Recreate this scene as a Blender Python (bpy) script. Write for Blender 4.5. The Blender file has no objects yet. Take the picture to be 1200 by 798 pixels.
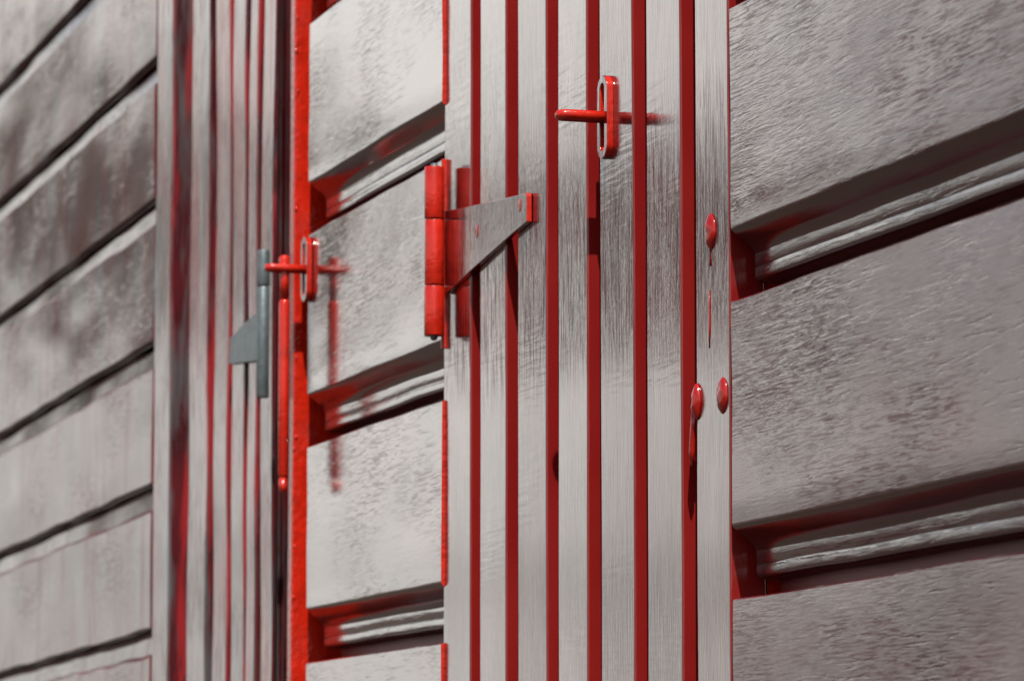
import bpy, bmesh, math, random
from mathutils import Vector, noise
R = math.radians
rnd = random.Random(7)
sc = bpy.context.scene
col = sc.collection

# ------------------------------------------------------------------ camera
FPX = 5000.0                       # focal length in photo pixels (1200 wide)
PITCH = math.atan(601 / FPX)
YAW = math.atan(1560 * math.cos(PITCH) / FPX)
CAM = Vector((0.0, -0.6876, 1.35))
FW = Vector((-math.cos(YAW) * math.cos(PITCH), math.sin(YAW) * math.cos(PITCH), math.sin(PITCH)))
RT = Vector((math.sin(YAW), math.cos(YAW), 0))
UP = RT.cross(FW)
cd = bpy.data.cameras.new('camera'); cam = bpy.data.objects.new('camera', cd); col.objects.link(cam)
cam.location = CAM
cam.rotation_euler = FW.to_track_quat('-Z', 'Y').to_euler()
cd.sensor_width = 36; cd.lens = FPX / 1200 * 36
cd.clip_start = 0.05; cd.clip_end = 3000
cd.dof.use_dof = True; cd.dof.focus_distance = 2.10; cd.dof.aperture_fstop = 25
sc.camera = cam

# ------------------------------------------------------------------ light
SUN = Vector((216, -66, 350)).normalized()      # towards the sun
w = bpy.data.worlds.new('World'); sc.world = w; w.use_nodes = True
nt = w.node_tree; nt.nodes.clear()
sky = nt.nodes.new('ShaderNodeTexSky'); sky.sky_type = 'NISHITA'; sky.sun_disc = False
sky.sun_elevation = math.asin(SUN.z); sky.sun_rotation = math.atan2(SUN.x, SUN.y)
sky.air_density = 1.0; sky.dust_density = 3.0; sky.ozone_density = 0.6
bg = nt.nodes.new('ShaderNodeBackground'); bg.inputs[1].default_value = 0.075
wo = nt.nodes.new('ShaderNodeOutputWorld')
nt.links.new(sky.outputs[0], bg.inputs[0])
# added cloud haze low in the sky, brightness banked to shape the paint's reflections
tcw = nt.nodes.new('ShaderNodeTexCoord'); sp = nt.nodes.new('ShaderNodeSeparateXYZ'); nt.links.new(tcw.outputs['Generated'], sp.inputs[0])
mpw = nt.nodes.new('ShaderNodeMapping'); mpw.inputs['Scale'].default_value = (5, 5, 16); mpw.inputs['Location'].default_value = (1.3, .4, .2)
nt.links.new(tcw.outputs['Generated'], mpw.inputs['Vector'])
nw = nt.nodes.new('ShaderNodeTexNoise'); nw.inputs['Scale'].default_value = 1; nw.inputs['Detail'].default_value = 5; nt.links.new(mpw.outputs[0], nw.inputs['Vector'])
rw_ = nt.nodes.new('ShaderNodeValToRGB'); rw_.color_ramp.elements[0].position = .26; rw_.color_ramp.elements[1].position = .44
nt.links.new(nw.outputs['Fac'], rw_.inputs[0])
el = nt.nodes.new('ShaderNodeMapRange'); el.inputs['From Min'].default_value = .42; el.inputs['From Max'].default_value = .2
nt.links.new(sp.outputs['Z'], el.inputs['Value'])
mu = nt.nodes.new('ShaderNodeMath'); mu.operation = 'MULTIPLY'; nt.links.new(rw_.outputs[0], mu.inputs[0]); nt.links.new(el.outputs[0], mu.inputs[1])
bc = nt.nodes.new('ShaderNodeBackground'); bc.inputs[0].default_value = (1, .985, .94, 1); ch = nt.nodes.new('ShaderNodeMapRange'); ch.inputs['From Min'].default_value = .03; ch.inputs['From Max'].default_value = .32; ch.inputs['To Min'].default_value = .60; ch.inputs['To Max'].default_value = .98
nt.links.new(sp.outputs['Z'], ch.inputs['Value']); 
ng = nt.nodes.new('ShaderNodeMath'); ng.operation = 'MULTIPLY'; ng.inputs[1].default_value = -1; nt.links.new(sp.outputs['Y'], ng.inputs[0])
bank = nt.nodes.new('ShaderNodeValToRGB'); be = bank.color_ramp.elements; be.new(.5); be.new(.5); be.new(.5); nt.links.new(ng.outputs[0], bank.inputs[0])
for i_, (p_, c_) in enumerate([(.15, .78), (.195, .85), (.225, 1), (.338, 1), (.375, .64)]): be[i_].position = p_; be[i_].color = (c_, c_, c_, 1)
mb = nt.nodes.new('ShaderNodeMath'); mb.operation = 'MULTIPLY'; nt.links.new(ch.outputs[0], mb.inputs[0]); nt.links.new(bank.outputs[0], mb.inputs[1]); nt.links.new(mb.outputs[0], bc.inputs[1])
mxs = nt.nodes.new('ShaderNodeMixShader'); nt.links.new(mu.outputs[0], mxs.inputs[0]); nt.links.new(bg.outputs[0], mxs.inputs[1]); nt.links.new(bc.outputs[0], mxs.inputs[2])
nt.links.new(mxs.outputs[0], wo.inputs[0])
sl = bpy.data.lights.new('sun', 'SUN'); sl.energy = 4.0; sl.angle = R(0.5); sl.color = (1, .95, .87)
so = bpy.data.objects.new('sun', sl); col.objects.link(so)
so.rotation_euler = SUN.to_track_quat('Z', 'Y').to_euler(); so.location = (3, -1, 6)
sc.view_settings.view_transform = 'Standard'; sc.view_settings.look = 'None'
sc.view_settings.exposure = 0.95; sc.view_settings.gamma = 1

# ------------------------------------------------------------------ survey helper: where a sight line meets the plane y = Y
def at(px, py, Y=0.0):
    d = FW + RT * ((px - 600) / FPX) + UP * ((399 - py) / FPX)
    return CAM + d * ((Y - CAM.y) / d.y)
def ax(px, Y=0.0, py=399): return at(px, py, Y).x
def vpdir(px, py):
    d = FW + RT * ((px - 600) / FPX) + UP * ((399 - py) / FPX)
    return d / d.x                  # dy, dz per metre of x

# ------------------------------------------------------------------ materials
def nodes(name):
    m = bpy.data.materials.new(name); m.use_nodes = True
    t = m.node_tree; return m, t, t.nodes['Principled BSDF']
def N(t, typ, **k):
    n = t.nodes.new(typ)
    for a, b in k.items(): setattr(n, a, b)
    return n
def noise_n(t, vec, scale, detail=4, rough=.55, dist=0):
    n = N(t, 'ShaderNodeTexNoise'); n.inputs['Scale'].default_value = scale
    n.inputs['Detail'].default_value = detail; n.inputs['Roughness'].default_value = rough
    n.inputs['Distortion'].default_value = dist; t.links.new(vec, n.inputs['Vector']); return n.outputs['Fac']
def mapping(t, vec, s, loc=(0, 0, 0)):
    m = N(t, 'ShaderNodeMapping'); m.inputs['Scale'].default_value = s; m.inputs['Location'].default_value = loc
    t.links.new(vec, m.inputs['Vector']); return m.outputs[0]
def ramp(t, f, stops):
    r = N(t, 'ShaderNodeValToRGB'); e = r.color_ramp.elements
    while len(e) < len(stops): e.new(.5)
    for i, (p, c) in enumerate(stops): e[i].position = p; e[i].color = c if len(c) == 4 else (*c, 1)
    t.links.new(f, r.inputs[0]); return r.outputs[0]
def mth(t, op, a, b=None, clamp=False):
    m = N(t, 'ShaderNodeMath', operation=op); m.use_clamp = clamp
    for i, v in enumerate((a, b)):
        if v is None: continue
        if isinstance(v, (int, float)): m.inputs[i].default_value = v
        else: t.links.new(v, m.inputs[i])
    return m.outputs[0]
def mixc(t, f, a, b, mode='MIX'):
    m = N(t, 'ShaderNodeMix', data_type='RGBA', blend_type=mode)
    if isinstance(f, (int, float)): m.inputs[0].default_value = f
    else: t.links.new(f, m.inputs[0])
    for i, v in ((6, a), (7, b)):
        if isinstance(v, tuple): m.inputs[i].default_value = (*v, 1)
        else: t.links.new(v, m.inputs[i])
    return m.outputs[2]

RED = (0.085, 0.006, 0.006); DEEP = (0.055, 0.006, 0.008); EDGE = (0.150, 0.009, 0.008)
def wood(name, axis, base=RED, alt=DEEP, grain=.00005, wrinkle=.00016, ripple=0.0, rough=.09, ior=1.55, worn=0.0, lump=.0006, matt=.85, mlo=.5, coat=1.0, band=None):
    """gloss red paint over sawn wood; axis = direction of the grain"""
    m, t, b = nodes(name)
    tc = N(t, 'ShaderNodeTexCoord'); oi = N(t, 'ShaderNodeObjectInfo')
    cmb = N(t, 'ShaderNodeVectorMath', operation='ADD'); sep = N(t, 'ShaderNodeCombineXYZ')
    rr = mth(t, 'MULTIPLY', oi.outputs['Random'], 37.0)
    for i in range(3): t.links.new(rr, sep.inputs[i])
    t.links.new(tc.outputs['Object'], cmb.inputs[0]); t.links.new(sep.outputs[0], cmb.inputs[1])
    v = cmb.outputs[0]
    if axis == 'x':
        g = mapping(t, v, (75, 900, 900)); c = mapping(t, v, (34, 430, 430)); l = mapping(t, v, (6, 14, 22))
        rp = mapping(t, v, (12, 1, 340))
    else:
        g = mapping(t, v, (900, 900, 55)); c = mapping(t, v, (330, 330, 22)); l = mapping(t, v, (16, 14, 5))
        rp = mapping(t, v, (30, 1, 330))
    fine = noise_n(t, g, 1, 3, .6); coarse = noise_n(t, c, 1, 3, .55, .7)
    # narrow checks and brush furrows: flat between, steep at the mark
    coarse = mth(t, 'SUBTRACT', mth(t, 'MULTIPLY', coarse, .5), mth(t, 'POWER', mth(t, 'MULTIPLY', mth(t, 'SUBTRACT', coarse, .5), 3.2, True), 1.5))
    patch = noise_n(t, mapping(t, v, (9, 9, 16)), 1, 3, .55)
    lum = noise_n(t, l, 1, 2, .5)
    pm = ramp(t, patch, [(.42, (.06,) * 3), (.60, (1,) * 3)])
    # the brush and the saw leave ridges in patches only
    h = mth(t, 'MULTIPLY', fine, grain)
    h = mth(t, 'ADD', h, mth(t, 'MULTIPLY', mth(t, 'MULTIPLY', coarse, pm), wrinkle))
    h = mth(t, 'ADD', h, mth(t, 'MULTIPLY', lum, lump))
    if ripple:
        rw = noise_n(t, rp, 1, 2, .5)
        rm = ramp(t, noise_n(t, mapping(t, v, (4, 4, 11), (3, 1, 5)), 1, 2), [(.48, (0,) * 3), (.6, (1,) * 3)])
        h = mth(t, 'ADD', h, mth(t, 'MULTIPLY', mth(t, 'MULTIPLY', rw, rm), ripple))
    bp = N(t, 'ShaderNodeBump'); bp.inputs['Strength'].default_value = 1; bp.inputs['Distance'].default_value = 1
    t.links.new(h, bp.inputs['Height']); t.links.new(bp.outputs[0], b.inputs['Normal'])
    cc = mixc(t, ramp(t, patch, [(.35, (0,) * 3), (.65, (1,) * 3)]), base, alt)
    if worn:
        st = noise_n(t, mapping(t, v, (60, 60, 7)), 1, 4, .6)
        cc = mixc(t, mth(t, 'MULTIPLY', ramp(t, st, [(.5, (0,) * 3), (.62, (1,) * 3)]), worn), cc, (.06, .062, .066))
        cc = mixc(t, ramp(t, noise_n(t, mapping(t, v, (55, 55, 5), (5, 5, 1)), 1, 4, .6), [(.49, (0,) * 3), (.60, (1,) * 3)]), cc, (.11, .014, .016) if axis == 'x' else (.19, .014, .017))
        kn = noise_n(t, mapping(t, v, (45, 45, 14), (9, 2, 4)), 1, 2, .5)
        cc = mixc(t, ramp(t, kn, [(.66, (0,) * 3), (.70, (1,) * 3)]), cc, (.05, .012, .012))
    t.links.new(cc, b.inputs['Base Color'])
    ro = mth(t, 'ADD', mth(t, 'MULTIPLY', patch, .08), rough - .04)
    t.links.new(ro, b.inputs['Roughness']); b.inputs['IOR'].default_value = ior
    b.inputs['Coat IOR'].default_value = 1.6
    # places where the gloss has gone: matt flecks along the grain, gathered in patches, and long runs down the boards
    fv = (55, 900, 900) if axis == 'x' else (620, 500, 30)
    fl = ramp(t, noise_n(t, mapping(t, v, fv, (3, 3, 3)), 1, 4, .65, .6), [(.48, (0,) * 3), (.57, (1,) * 3)])
    pa = ramp(t, noise_n(t, mapping(t, v, (7, 7, 13), (8, 1, 2)), 1, 4, .6), [(mlo - .08, (0,) * 3), (mlo + .12, (1,) * 3)])
    if band:      # gloss dulled between two heights to imitate a dark reflection
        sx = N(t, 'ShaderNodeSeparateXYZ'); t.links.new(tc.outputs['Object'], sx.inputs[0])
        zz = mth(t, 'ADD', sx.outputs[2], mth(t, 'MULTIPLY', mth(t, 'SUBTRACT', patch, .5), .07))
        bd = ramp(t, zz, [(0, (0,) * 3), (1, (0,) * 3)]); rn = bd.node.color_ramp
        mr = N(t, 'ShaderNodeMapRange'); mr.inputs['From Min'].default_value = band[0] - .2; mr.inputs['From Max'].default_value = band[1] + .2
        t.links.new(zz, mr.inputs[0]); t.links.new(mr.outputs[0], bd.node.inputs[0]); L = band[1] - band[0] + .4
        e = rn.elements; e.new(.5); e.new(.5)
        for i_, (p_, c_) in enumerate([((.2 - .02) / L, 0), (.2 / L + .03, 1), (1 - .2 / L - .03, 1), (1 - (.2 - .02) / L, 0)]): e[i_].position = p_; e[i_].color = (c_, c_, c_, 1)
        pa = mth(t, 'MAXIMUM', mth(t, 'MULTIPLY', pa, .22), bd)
    mk = mth(t, 'MULTIPLY', fl, pa)
    if worn:
        dr = ramp(t, noise_n(t, mapping(t, v, (55, 55, 5), (5, 5, 1)), 1, 4, .6), [(.5, (0,) * 3), (.68, (1,) * 3)])
        bl = ramp(t, noise_n(t, mapping(t, v, (10, 10, 14), (2, 6, 1)), 1, 3, .6), [(.45, (0,) * 3), (.68, (1,) * 3)])
        mk = mth(t, 'MAXIMUM', mk, mth(t, 'MAXIMUM', mth(t, 'MULTIPLY', dr, .8), mth(t, 'MULTIPLY', bl, .35)))
    keep = mth(t, 'SUBTRACT', 1.0, mth(t, 'MULTIPLY', mk, matt))
    t.links.new(mth(t, 'MULTIPLY', keep, coat), b.inputs['Coat Weight']); t.links.new(mth(t, 'MULTIPLY', keep, .5), b.inputs['Specular IOR Level'])
    t.links.new(ro, b.inputs['Coat Roughness']); t.links.new(bp.outputs[0], b.inputs['Coat Normal'])
    return m
def paint(name, base, rough=.12, ior=1.5, bump=.0004, metal=0.0, coat=0):
    m, t, b = nodes(name)
    tc = N(t, 'ShaderNodeTexCoord')
    n = noise_n(t, tc.outputs['Object'], 260, 3, .5)
    bp = N(t, 'ShaderNodeBump'); bp.inputs['Distance'].default_value = bump
    t.links.new(n, bp.inputs['Height']); t.links.new(bp.outputs[0], b.inputs['Normal'])
    n2 = noise_n(t, tc.outputs['Object'], 90, 3, .6)
    t.links.new(mixc(t, ramp(t, n2, [(.4, (0,) * 3), (.7, (1,) * 3)]), base, tuple(c * .7 for c in base)), b.inputs['Base Color'])
    b.inputs['Coat Weight'].default_value = coat; b.inputs['Coat IOR'].default_value = 1.6; b.inputs['Coat Roughness'].default_value = rough
    t.links.new(bp.outputs[0], b.inputs['Coat Normal'])
    b.inputs['Roughness'].default_value = rough; b.inputs['IOR'].default_value = ior; b.inputs['Metallic'].default_value = metal
    return m
M_board = wood('red_paint_board', 'x', base=(.075, .006, .009), alt=(.05, .006, .010), wrinkle=.00032, grain=.00006, mlo=.46, matt=.75)
M_mid = wood('red_paint_smoother_board', 'x', wrinkle=.00014, mlo=.52, lump=.0004, matt=.7)
M_faredge = wood('dull_red_edge', 'z', base=(.07, .010, .012), alt=(.030, .007, .009), wrinkle=.0002, lump=.0015, worn=.8, coat=.4)
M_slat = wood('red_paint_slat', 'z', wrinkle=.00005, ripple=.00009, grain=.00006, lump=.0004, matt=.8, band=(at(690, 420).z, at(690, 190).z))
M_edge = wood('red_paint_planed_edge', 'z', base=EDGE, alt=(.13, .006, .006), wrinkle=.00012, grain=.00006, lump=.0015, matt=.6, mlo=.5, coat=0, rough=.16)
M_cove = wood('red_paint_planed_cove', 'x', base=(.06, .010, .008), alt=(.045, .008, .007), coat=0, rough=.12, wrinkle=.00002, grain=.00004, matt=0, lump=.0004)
M_far = wood('worn_red_paint_board', 'x', worn=.9, rough=.13, lump=.0007, mlo=.48, coat=.25)
M_cav = wood('dull_red_rebate', 'x', base=(.16, .009, .009), alt=(.11, .007, .008), wrinkle=0, coat=0, rough=.5, matt=0)
M_farslat = wood('worn_red_paint_slat', 'z', worn=.9, rough=.10, wrinkle=.0001, mlo=.42, coat=.4)
M_red = paint('gloss_red_paint', (.38, .012, .004))
M_post = paint('gloss_red_trim', (.36, .012, .004), rough=.14, bump=.0007)
M_galv = paint('galvanised_steel', (.13, .16, .17), rough=.42, metal=.6)
M_dark = paint('near_black_backing', (.02, .004, .005), rough=.8)
M_drop = paint('red_paint_drop', (.26, .006, .003), rough=.08, bump=.0001)

# ------------------------------------------------------------------ mesh helpers
def thing(name, loc, label, cat, group=None, kind=None):
    o = bpy.data.objects.new(name, None); o.empty_display_size = .05; col.objects.link(o)
    o.location = loc; o['label'] = label; o['category'] = cat
    if group: o['group'] = group
    o['kind'] = kind or 'thing'
    return o
def rootloc(p):
    v = Vector((0, 0, 0))
    while p: v += p.location; p = p.parent
    return v
def obj(name, bm, mat, parent=None, label=None, smooth=False, bevel=0, seg=2, side=None, under=None):
    me = bpy.data.meshes.new(name); off = rootloc(parent)
    bmesh.ops.recalc_face_normals(bm, faces=bm.faces)
    for v in bm.verts: v.co -= off
    bm.to_mesh(me); bm.free(); me.materials.append(mat)
    if side or under:
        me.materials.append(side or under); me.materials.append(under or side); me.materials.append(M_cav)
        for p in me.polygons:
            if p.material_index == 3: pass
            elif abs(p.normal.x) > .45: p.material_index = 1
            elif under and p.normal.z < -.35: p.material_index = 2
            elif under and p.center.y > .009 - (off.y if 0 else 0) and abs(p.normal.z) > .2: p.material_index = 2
    o = bpy.data.objects.new(name, me); col.objects.link(o)
    if parent: o.parent = parent
    if label: o['label'] = label
    if smooth:
        for p in me.polygons: p.use_smooth = True
    if bevel:
        b = o.modifiers.new('bevel', 'BEVEL'); b.width = bevel; b.segments = seg; b.limit_method = 'ANGLE'; b.angle_limit = R(40)
        for p in me.polygons: p.use_smooth = True
        try:
            b.harden_normals = True
        except Exception: pass
    return o
def sweep(bm, prof, xs, dy=0.0, dz=0.0, xref=0.0, wob=0.0, seed=0.0, cav=()):
    """extrude closed (y,z) profile along x; dy,dz per metre"""
    rings = []
    for x in xs:
        ring = []
        for (y, z) in prof:
            zz = z + dz * (x - xref); yy = y + dy * (x - xref)
            if wob:
                zz += wob * noise.noise(Vector((x * 14, z * 60, seed)))
                yy += wob * .8 * noise.noise(Vector((x * 9, z * 25, seed + 5)))
            ring.append(bm.verts.new((x, yy, zz)))
        rings.append(ring)
    n = len(prof)
    for a, b in zip(rings, rings[1:]):
        for i in range(n):
            f_ = bm.faces.new((a[i], a[(i + 1) % n], b[(i + 1) % n], b[i]))
            if i - n in cav: f_.material_index = 3
    bm.faces.new(rings[0]); bm.faces.new(rings[-1][::-1])
def box(bm, x0, x1, y0, y1, z0, z1, nz=1, wob=0, seed=0, lean=0):
    rings = []
    for k in range(nz + 1):
        z = z0 + (z1 - z0) * k / nz
        w1 = wob * noise.noise(Vector((seed, z * 9, 1.3))) if wob else 0
        w2 = wob * noise.noise(Vector((seed, z * 9, 7.7))) if wob else 0
        w3 = wob * noise.noise(Vector((seed, z * 7, 4.1))) if wob else 0
        rings.append([bm.verts.new(p) for p in ((x0 + w1, y0 + w3, z), (x1 + w2, y0 + w3, z), (x1 + w2, y1, z), (x0 + w1, y1, z))])
    for a, b in zip(rings, rings[1:]):
        for i in range(4): bm.faces.new((a[i], a[(i + 1) % 4], b[(i + 1) % 4], b[i]))
    bm.faces.new(rings[0][::-1]); bm.faces.new(rings[-1])
def tube(bm, pts, rad, n=12, cap=True):
    pts = [Vector(p) for p in pts]
    if not isinstance(rad, (list, tuple)): rad = [rad] * len(pts)
    rings = []; ref = None
    for i, p in enumerate(pts):
        d = (pts[min(i + 1, len(pts) - 1)] - pts[max(i - 1, 0)]).normalized()
        if ref is None: ref = Vector((0, 0, 1)) if abs(d.z) < .8 else Vector((1, 0, 0))
        u = (ref - d * ref.dot(d)).normalized(); ref = u; v = d.cross(u)
        rings.append([bm.verts.new(p + (u * math.cos(a) + v * math.sin(a)) * rad[i]) for a in [2 * math.pi * k / n for k in range(n)]])
    for a, b in zip(rings, rings[1:]):
        for i in range(n): bm.faces.new((a[i], a[(i + 1) % n], b[(i + 1) % n], b[i]))
    if cap: bm.faces.new(rings[0][::-1]); bm.faces.new(rings[-1])
def dome(bm, c, rx, ry, rz, n=20, m=8, drop=0):
    """button head bulging towards -y"""
    rings = []
    for j in range(m):
        a = math.pi / 2 * j / m
        ring = []
        for k in range(n):
            t = 2 * math.pi * k / n
            x = rx * math.cos(a) * math.cos(t); z = rz * math.cos(a) * math.sin(t)
            if z < 0: z *= 1 + drop
            elif drop: z *= 1 + drop * .6; 
            ring.append(bm.verts.new((c[0] + x * (1 - (.35 * max(0, abs(z) / rz - .4) if drop else 0)), c[1] - ry * math.sin(a), c[2] + z)))
        rings.append(ring)
    top = bm.verts.new((c[0], c[1] - ry, c[2]))
    for a, b in zip(rings, rings[1:]):
        for i in range(n): bm.faces.new((a[i], a[(i + 1) % n], b[(i + 1) % n], b[i]))
    for i in range(n): bm.faces.new((rings[-1][i], rings[-1][(i + 1) % n], top))
    bm.faces.new(rings[0][::-1])
def lin(a, b, n): return [a + (b - a) * i / n for i in range(n + 1)]

# ------------------------------------------------------------------ the ground
bm = bmesh.new()
S = 1500
v = [bm.verts.new(p) for p in ((-S, -S, 0), (S, -S, 0), (S, S, 0), (-S, S, 0))]; bm.faces.new(v)
mg, t, b = nodes('sandy_soil')
tc = N(t, 'ShaderNodeTexCoord'); n = noise_n(t, tc.outputs['Object'], 3, 6)
t.links.new(mixc(t, n, (.05, .037, .026), (.03, .022, .016)), b.inputs['Base Color']); b.inputs['Roughness'].default_value = .95
g = obj('ground', bm, mg); g['kind'] = 'structure'

# ------------------------------------------------------------------ novelty cladding boards
PITCH_Z = 0.140
def clad_profile(zt, ov=.0335, deep=.012, pitch=PITCH_Z):
    """one board: sharp top edge at the face, flat face, cove and bead in the rebate under it"""
    zb = zt - (pitch - ov)             # bottom edge of the face
    p = [(.0285, zt), (.0008, zt), (0, zt - .0008)]
    for i in range(1, 9): p.append((0, zt - .0008 + (zb + .0022 - zt + .0008) * i / 8))
    p += [(.0002, zb + .0010), (.0007, zb + .0002), (.0018, zb - .0008)]
    for i in range(1, 7):              # underside
        a = i / 6
        p.append((.0018 + (deep - .0018) * (a * 1.25 if a < .7 else .83 + (a - .667) * .51), zb - .0008 - .0100 * a))
    s0 = zb - .0109
    n_ = zt - pitch
    p += [(deep, s0), (deep, s0 - .0058), (deep + .0002, s0 - .0061), (deep, s0 - .0066), (deep, n_ + .0118), (deep + .0005, n_ + .0105), (deep + .002, n_ + .0096), (.0240, n_ + .0092), (.0240, n_ + .0004), (.0285, n_ + .0004)]
    return p
def clad(root, tops, x0, x1, Y, dy, dz, xref, mat, seed=0, nseg=60, **k):
    for i, zt in enumerate(tops):
        bm = bmesh.new()
        sweep(bm, [(y + Y, z) for y, z in clad_profile(zt, **k)], lin(x0, x1, nseg), dy, dz, xref, .0007, seed + i * 3.1, (-4, -3))
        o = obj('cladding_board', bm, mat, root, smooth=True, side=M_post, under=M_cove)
        o.data.set_sharp_from_angle(angle=R(38))

# near wall (right)
dR = vpdir(-960, 1000)
x0 = ax(857); x1 = ax(1360)
z350 = at(860, 352, 0).z
near = thing('clad_wall', (x0, 0, 0), 'glossy red clad wall to the right of the plank door, nearest and widest boards', 'wall')
clad(near, [z350 + PITCH_Z * k for k in range(-6, 5)], x0, x1, 0, 0, 0, x0, M_board, seed=1)
bm = bmesh.new(); box(bm, x0 - .004, x1, .030, .05, 0, z350 + .75)
obj('wall_backing', bm, M_post, near)

# ------------------------------------------------------------------ plank door (near)
YD = .0015
slats = [(519.8, 551.5), (562, 593), (607, 640), (653.5, 688.5), (703.3, 742), (757.5, 798), (815, 855)]
dz0, dz1 = .25, 2.35
door = thing('plank_door', (ax(690), YD, .0), 'narrow door of seven vertical planks with a painted strap hinge', 'door', )
for i, (a, b_) in enumerate(slats):
    bm = bmesh.new()
    box(bm, ax(a, YD), ax(b_, YD), YD, YD + .018, dz0, dz1, 90, .0005, i * 5.3)
    tw = R(rnd.uniform(-.7, .7)); xm = ax((a + b_) / 2, YD)
    for q in bm.verts: q.co.y += (q.co.x - xm) * math.tan(tw)
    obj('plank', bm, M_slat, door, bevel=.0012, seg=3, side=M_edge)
bm = bmesh.new(); box(bm, ax(519.8, YD) + .002, ax(855, YD) - .002, YD + .0185, YD + .03, dz0 + .01, dz1 - .01)
obj('door_backing', bm, M_post, door)

def bolt(px, py, root, rx=.0062, rz=.0082, ry=.0030, Y=YD, label=None):
    bm = bmesh.new(); c = at(px, py, Y)
    dome(bm, (c.x, Y + .0003, c.z), rx, ry, rz, 24, 8, .12)
    for q in bm.verts:
        nz = noise.noise(q.co * 260); q.co.y += .0007 * nz * (Y - q.co.y) / ry; q.co.x += .0006 * nz
    return obj('bolt_head', bm, M_drop, root, label, smooth=True)
bolt(833, 271, door); bolt(847.5, 463, door)
bolt(817, 470, door, rx=.0045)
def run(pts, rads, root, flat=.5, name='paint_run'):
    bm = bmesh.new(); tube(bm, pts, rads, 8)
    for v_ in bm.verts: v_.co.y = YD + (v_.co.y - YD) * flat
    return obj(name, bm, M_drop, root, smooth=True)
def at3(px, py, Y=YD): return at(px, py, Y)
run([at3(832, 292), at3(832, 300), at3(832.3, 312)], [.0010, .0006, .0009], door)
run([at3(831.5, 340), at3(831.5, 360), at3(831.5, 385), at3(831, 408)], [.0003, .0008, .0009, .0003], door)
run([at3(814, 480), at3(812, 500), at3(811, 530), at3(811, 546)], [.0026, .0022, .0026, .0008], door, .6)

# strap hinge
def hinge(root, pxb, ytop, ybot, joints, Yb, rb, mat, plate, thick, Yp, mat_p, pins=True):
    h = bpy.data.objects.new('strap_hinge', None); col.objects.link(h); h.parent = root
    X = ax(pxb, Yb); base = Vector((X, Yb, at(pxb, ybot, Yb).z)); h.location = base - rootloc(root)
    ys = [ytop] + joints + [ybot]
    for i, (a, c) in enumerate(zip(ys, ys[1:])):
        za, zc = at(pxb, a, Yb).z - .0004, at(pxb, c, Yb).z + .0004
        rr = rb * (1 if i != 1 else .97); e = .0005
        bm = bmesh.new()
        tube(bm, [(X, Yb, zc), (X, Yb, zc + e * .4), (X, Yb, zc + e), (X, Yb, za - e), (X, Yb, za - e * .4), (X, Yb, za)],
             [rr - e, rr - e * .3, rr, rr, rr - e * .3, rr - e], 32)
        obj('hinge_knuckle', bm, mat, h, smooth=True).data.set_sharp_from_angle(angle=R(50))
    if pins:
        bm = bmesh.new(); zt_, zb_ = at(pxb, ytop, Yb).z, at(pxb, ybot, Yb).z
        tube(bm, [(X, Yb, zb_ - .0022), (X, Yb, zb_ - .001), (X, Yb, zt_ + .0015)], [.0012, .0022, .0022], 16)
        obj('hinge_pin', bm, M_galv, h, smooth=True)
    # strap: outline in the wall plane, extruded outwards
    bm = bmesh.new()
    f = [bm.verts.new(at(x, y, Yp)) for x, y in plate]
    k = [bm.verts.new((v_.co.x, Yp + thick, v_.co.z)) for v_ in f]
    bm.faces.new(f); bm.faces.new(k[::-1])
    for i in range(len(f)): bm.faces.new((f[i], f[(i + 1) % len(f)], k[(i + 1) % len(f)], k[i]))
    obj('hinge_strap', bm, mat_p, h, bevel=.0005, side=mat)
    return h
M_strap = wood('gloss_red_strap', 'z', wrinkle=.00004, grain=.00008, lump=.0004, rough=.09)
h1 = hinge(door, 508.5, 195.5, 394.5, [257.7, 335], -.0078, .0058, M_red,
           [(521, 247), (540, 244), (610, 228), (616, 226), (617, 229), (617, 260), (600, 274), (556, 313), (521, 345)], .0031, YD - .0034, M_strap)
for (x, y) in ((559, 271), (609, 241)):
    bm = bmesh.new(); c = at(x, y, YD - .0034); dome(bm, (c.x, YD - .0033, c.z), .0034, .0006, .0040)
    obj('rivet', bm, M_drop, h1, smooth=True)
# second leaf of the hinge standing in the joint
bm = bmesh.new(); c0 = at(519, 408, -.001); c1 = at(519, 186, -.001)
X = ax(519.5, 0)
box(bm, X - .0010, X + .0004, -.0012, .006, c0.z, c1.z, 20, .0002, 3)
obj('hinge_leaf', bm, M_red, h1, bevel=.0004)

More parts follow.
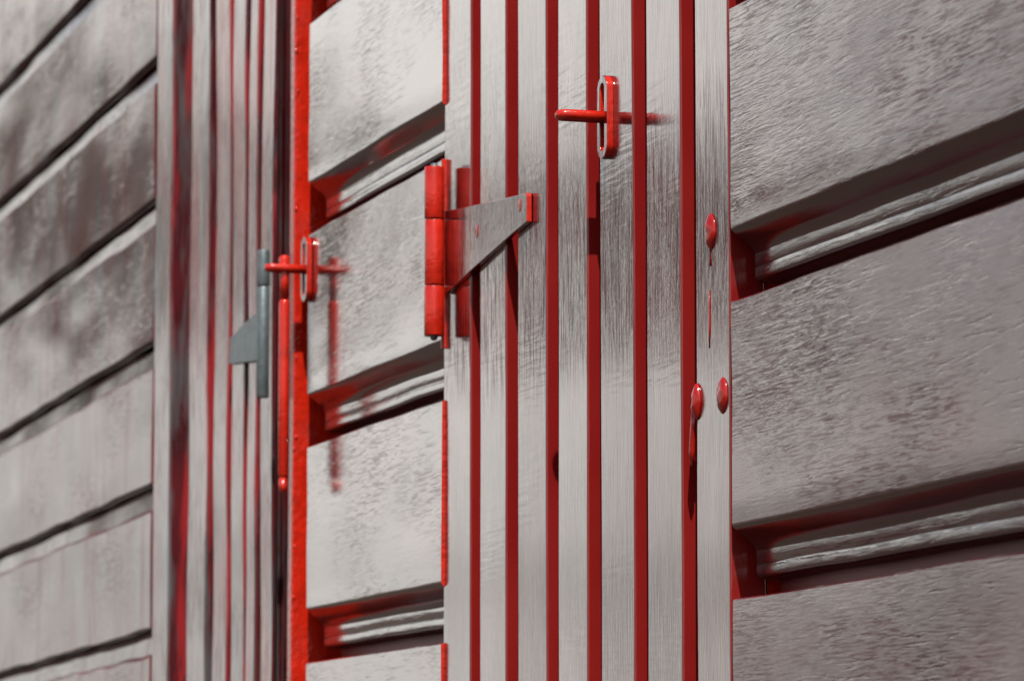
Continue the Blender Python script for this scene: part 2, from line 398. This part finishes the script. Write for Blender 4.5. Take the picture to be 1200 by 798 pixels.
# staples: oval plate with a slot, and a U loop standing out of it
def staple(root, px, py, hh, ww, Y, out, gap, rr, seed=0):
    s = bpy.data.objects.new('staple', None); col.objects.link(s); s.parent = root
    c = at(px, py, Y); s.location = c - rootloc(root)
    bm = bmesh.new(); n = 40; Yf = Y - .0036
    def stad(w, h_, Y_):
        o = []
        for k in range(n):
            a = 2 * math.pi * k / n; r_ = w / 2
            o.append(bm.verts.new((c.x + r_ * math.cos(a), Y_, c.z + (h_ / 2 - r_) * (1 if math.sin(a) >= 0 else -1) + r_ * math.sin(a))))
        return o
    of, inf = stad(ww, hh, Yf), stad(ww - .0098, hh - .0085, Yf)
    ob, inb = stad(ww, hh, Y + .0002), stad(ww - .0098, hh - .0085, Y + .0002)
    for i in range(n):
        j = (i + 1) % n
        bm.faces.new((of[i], of[j], inf[j], inf[i])); bm.faces.new((ob[j], ob[i], inb[i], inb[j]))
        bm.faces.new((of[j], of[i], ob[i], ob[j])); bm.faces.new((inf[i], inf[j], inb[j], inb[i]))
    obj('staple_plate', bm, M_strap, s, bevel=.0006, side=M_red)
    bm = bmesh.new(); pts = []
    g_ = gap / 2
    pts += [(c.x - g_, Y, c.z), (c.x - g_, Y - out * .5, c.z), (c.x - g_, Y - out + g_, c.z)]
    for k in range(1, 8):
        a = math.pi * k / 8
        pts.append((c.x - g_ * math.cos(a), Y - out + g_ - g_ * math.sin(a), c.z))
    pts += [(c.x + g_, Y - out + g_, c.z), (c.x + g_, Y - out * .5, c.z), (c.x + g_, Y, c.z)]
    tube(bm, pts, rr, 16)
    obj('staple_loop', bm, M_red, s, smooth=True)
    return s
staple(door, 713, 138, .0435, .0165, YD, .0262, .0058, .0027)

# ------------------------------------------------------------------ clad wall between the doors
dM = vpdir(-850, 950)
mx1 = ax(518.5); mx0 = ax(350.3)
mid = thing('clad_wall', (mx1, 0, 0), 'red clad wall panel with bright red edge trim, between the two plank doors', 'wall')
zt = at(519, 468, 0).z
pm_ = zt - at(519, 753, 0).z
clad(mid, [zt + pm_ * k for k in range(-5, 5)], mx0, mx1, -.0006, dM.y, dM.z, mx1, M_mid, seed=40, pitch=pm_)
yM = lambda x: -.0006 + dM.y * (x - mx1)
bm = bmesh.new(); box(bm, mx0 - .01, mx1 - .002, .042, .055, .1, 2.6); obj('wall_backing', bm, M_post, mid)
YP = yM(ax(356)) - .0041
bm = bmesh.new(); box(bm, ax(338.5, YP), ax(343.5, YP), YP, YP + .045, .1, 2.6, 120, .0006, 9)
obj('edge_trim', bm, M_post, mid, bevel=.0012, seg=3)
for k, (px_, py_, sz) in enumerate([(344.5, 63, .0012), (347, 22, .0010), (346, 108, .0009), (344, 247, .0012), (347, 186, .0008), (345.5, 512, .0012), (344, 527, .0010), (346, 640, .0009), (345, 420, .0009), (344.2, 700, .0010)]):
    c = at(px_, py_, YP + .0015); xe = ax(343.5, YP)
    bm = bmesh.new(); bmesh.ops.create_uvsphere(bm, u_segments=12, v_segments=8, radius=sz)
    for q in bm.verts: q.co = Vector((xe + q.co.x * .8, YP + .0012 + .0006 * (k % 3) + q.co.y * 1.1, c.z + q.co.z * 1.5))
    obj('paint_bead', bm, M_red, mid, smooth=True)
st2 = staple(mid, 362, 316, .043, .0165, yM(ax(362)), .0275, .0060, .0027)

# ------------------------------------------------------------------ locking pin hanging in that staple
cS = at(362, 316, yM(ax(362)))
pinY = cS.y - .0165
pz = lambda py: at(332, py, pinY).z
pin = thing('locking_pin', (cS.x, pinY, pz(585)), 'bright red rod with a curled tip hanging through the far staple', 'locking pin')
bm = bmesh.new()
tube(bm, [(cS.x, pinY, pz(y)) for y in (352, 354, 356, 450, 556, 560)], [.0026, .0033, .0036, .0036, .0034, .0022], 16)
obj('pin_sleeve', bm, M_red, pin, smooth=True)
bm = bmesh.new()
tube(bm, [(cS.x, pinY, pz(y)) for y in (300, 301.5, 304, 330, 352)], [.0014, .0032, .0038, .0030, .0024], 16)
obj('pin_head', bm, M_red, pin, smooth=True)
bm = bmesh.new()
pts = [(cS.x, pinY, pz(558)), (cS.x, pinY - .0002, pz(565))]
for k in range(0, 8):
    a = R(120) * k / 7
    pts.append((cS.x + .001, pinY + .0012 - .0016 * math.cos(a), pz(568) - .0030 * math.sin(a)))
tube(bm, pts, [.0022, .0028] + [.0029] * 4 + [.0027, .0023, .0018, .0010], 12)
obj('pin_tip', bm, M_red, pin, smooth=True)

# ------------------------------------------------------------------ plank door (far)
YF = .001
fs = [(222, 243), (252, 268), (272, 286.5), (290.5, 300), (307, 319.5)]
fdoor = thing('plank_door', (ax(270), YF, 0), 'far weathered plank door with a bare grey galvanised hinge', 'door')
for i, (a, b_) in enumerate(fs):
    bm = bmesh.new(); box(bm, ax(a, YF), ax(b_, YF), YF, YF + (.018 if i < 4 else .0022), .2, 2.7, 260, .0022, 60 + i * 3.3)
    obj('plank', bm, M_farslat, fdoor, bevel=.0014, seg=2, side=M_faredge)
bm = bmesh.new(); box(bm, ax(222, YF), ax(307, YF), YF + .0185, YF + .03, .21, 2.69); obj('door_backing', bm, M_farslat, fdoor)
h2 = hinge(fdoor, 308.3, 293, 466.5, [336], -.0066, .0043, M_galv,
           [(301.5, 365), (286, 379), (269.5, 396), (267.5, 427), (301.5, 423)], .003, YF - .0032, M_galv, pins=False)
h2['label'] = 'bare grey galvanised hinge'

# near-black panel, painted-in shade of the reveal behind the gap
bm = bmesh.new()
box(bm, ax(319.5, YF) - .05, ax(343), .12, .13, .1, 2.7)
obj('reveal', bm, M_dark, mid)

# ------------------------------------------------------------------ far wall
dL = vpdir(-880, 1040)
lx1 = ax(180, 0, 300)
far = thing('clad_wall', (lx1, 0, 0), 'far weathered wall of narrow lapped boards with dark joints, out of focus', 'wall')
zs = [at(177, y, 0).z for y in (71, 241, 406, 572, 736)]
step = (zs[0] - zs[-1]) / 4
tops = [zs[4] + step * k for k in range(-8, 12)]
for i, zb in enumerate(tops):     # zb = bottom of the board's face
    ztp = zb + step
    p = [(.020, ztp - .001), (.009, ztp - .001), (.0065, ztp - .004), (.0050, ztp - .0065), (.0034, ztp - .0180), (.0006, ztp - .0212)]
    for k in range(1, 8): p.append((0, ztp - .0220 + (zb + .001 - ztp + .0220) * (k - 1) / 6))
    p += [(.0006, zb + .0001), (.0055, zb + .0006), (.0065, zb + .0002), (.020, zb + .0002)]
    bm = bmesh.new(); sweep(bm, p, lin(ax(-160), lx1, 80), dL.y, dL.z, lx1, .0016, i * 2.7)
    o = obj('lapped_board', bm, M_far, far, smooth=True); o.data.set_sharp_from_angle(angle=R(8))
bm = bmesh.new(); box(bm, ax(181, -.002), ax(199.5, -.002), -.002, .03, .2, 2.7, 60, .0012, 80)
obj('corner_post', bm, M_farslat, far, bevel=.002, side=M_faredge)
bm = bmesh.new(); box(bm, ax(199.5, .013), ax(226, .013), .013, .03, .2, 2.7, 60, .0012, 85)
obj('post_rebate', bm, M_farslat, far)
bm = bmesh.new(); box(bm, ax(-160), ax(181), .045, .06, .1, 3.2); obj('wall_backing', bm, M_dark, far)

# ------------------------------------------------------------------ added trees out of view, placed to darken reflections in the gloss paint
ml, t, b = nodes('leaves'); tc = N(t, 'ShaderNodeTexCoord')
t.links.new(mixc(t, noise_n(t, tc.outputs['Object'], 2, 3), (.035, .055, .018), (.07, .09, .035)), b.inputs['Base Color']); b.inputs['Roughness'].default_value = .7
mk, t, b = nodes('bark'); b.inputs['Base Color'].default_value = (.12, .09, .07, 1); b.inputs['Roughness'].default_value = .9
def tree(az, dist, zc, rh, rv, label, n=2600):
    x, y = -dist * math.cos(R(az)), -dist * math.sin(R(az)) + .69
    tr = thing('added_tree', (x, y, 0), label, 'tree', 'added trees out of view')
    bm = bmesh.new(); tube(bm, [(x, y, 0), (x + .1, y, zc * .5), (x, y + .1, zc)], [.22, .16, .08], 10)
    for k in range(7):
        a = k * 2.4; tube(bm, [(x, y, zc - rv * .8), (x + rh * .35 * math.cos(a), y + rh * .35 * math.sin(a), zc - rv * .1), (x + rh * .7 * math.cos(a), y + rh * .7 * math.sin(a), zc + rv * .3)], [.07, .05, .02], 6)
    obj('trunk', bm, mk, tr)
    bm = bmesh.new()
    cl = [(rnd.uniform(-1, 1), rnd.uniform(-1, 1), rnd.uniform(-1, 1)) for _ in range(60)]
    cl = [c for c in cl if sum(q * q for q in c) < 1]
    for _ in range(n):
        c = rnd.choice(cl); p = Vector((x + (c[0] + rnd.gauss(0, .17)) * rh, y + (c[1] + rnd.gauss(0, .17)) * rh, zc + (c[2] + rnd.gauss(0, .17)) * rv))
        u = Vector((rnd.gauss(0, 1), rnd.gauss(0, 1), rnd.gauss(0, 1))).normalized(); v_ = u.orthogonal().normalized(); sz = rnd.uniform(.14, .26)
        bm.faces.new([bm.verts.new(p + q) for q in (u * sz, v_ * sz * .6, -u * sz, -v_ * sz * .6)])
    obj('crown', bm, ml, tr)
tree(19.0, 40, 7.0, 1.35, .9, 'added tree out of view with the smaller, thinner crown, darkens the paint reflections', 2600)
tree(10.0, 40, 7.7, 1.8, 1.4, 'added tree out of view with the wider crown, darkens the far paint reflections', 3800)
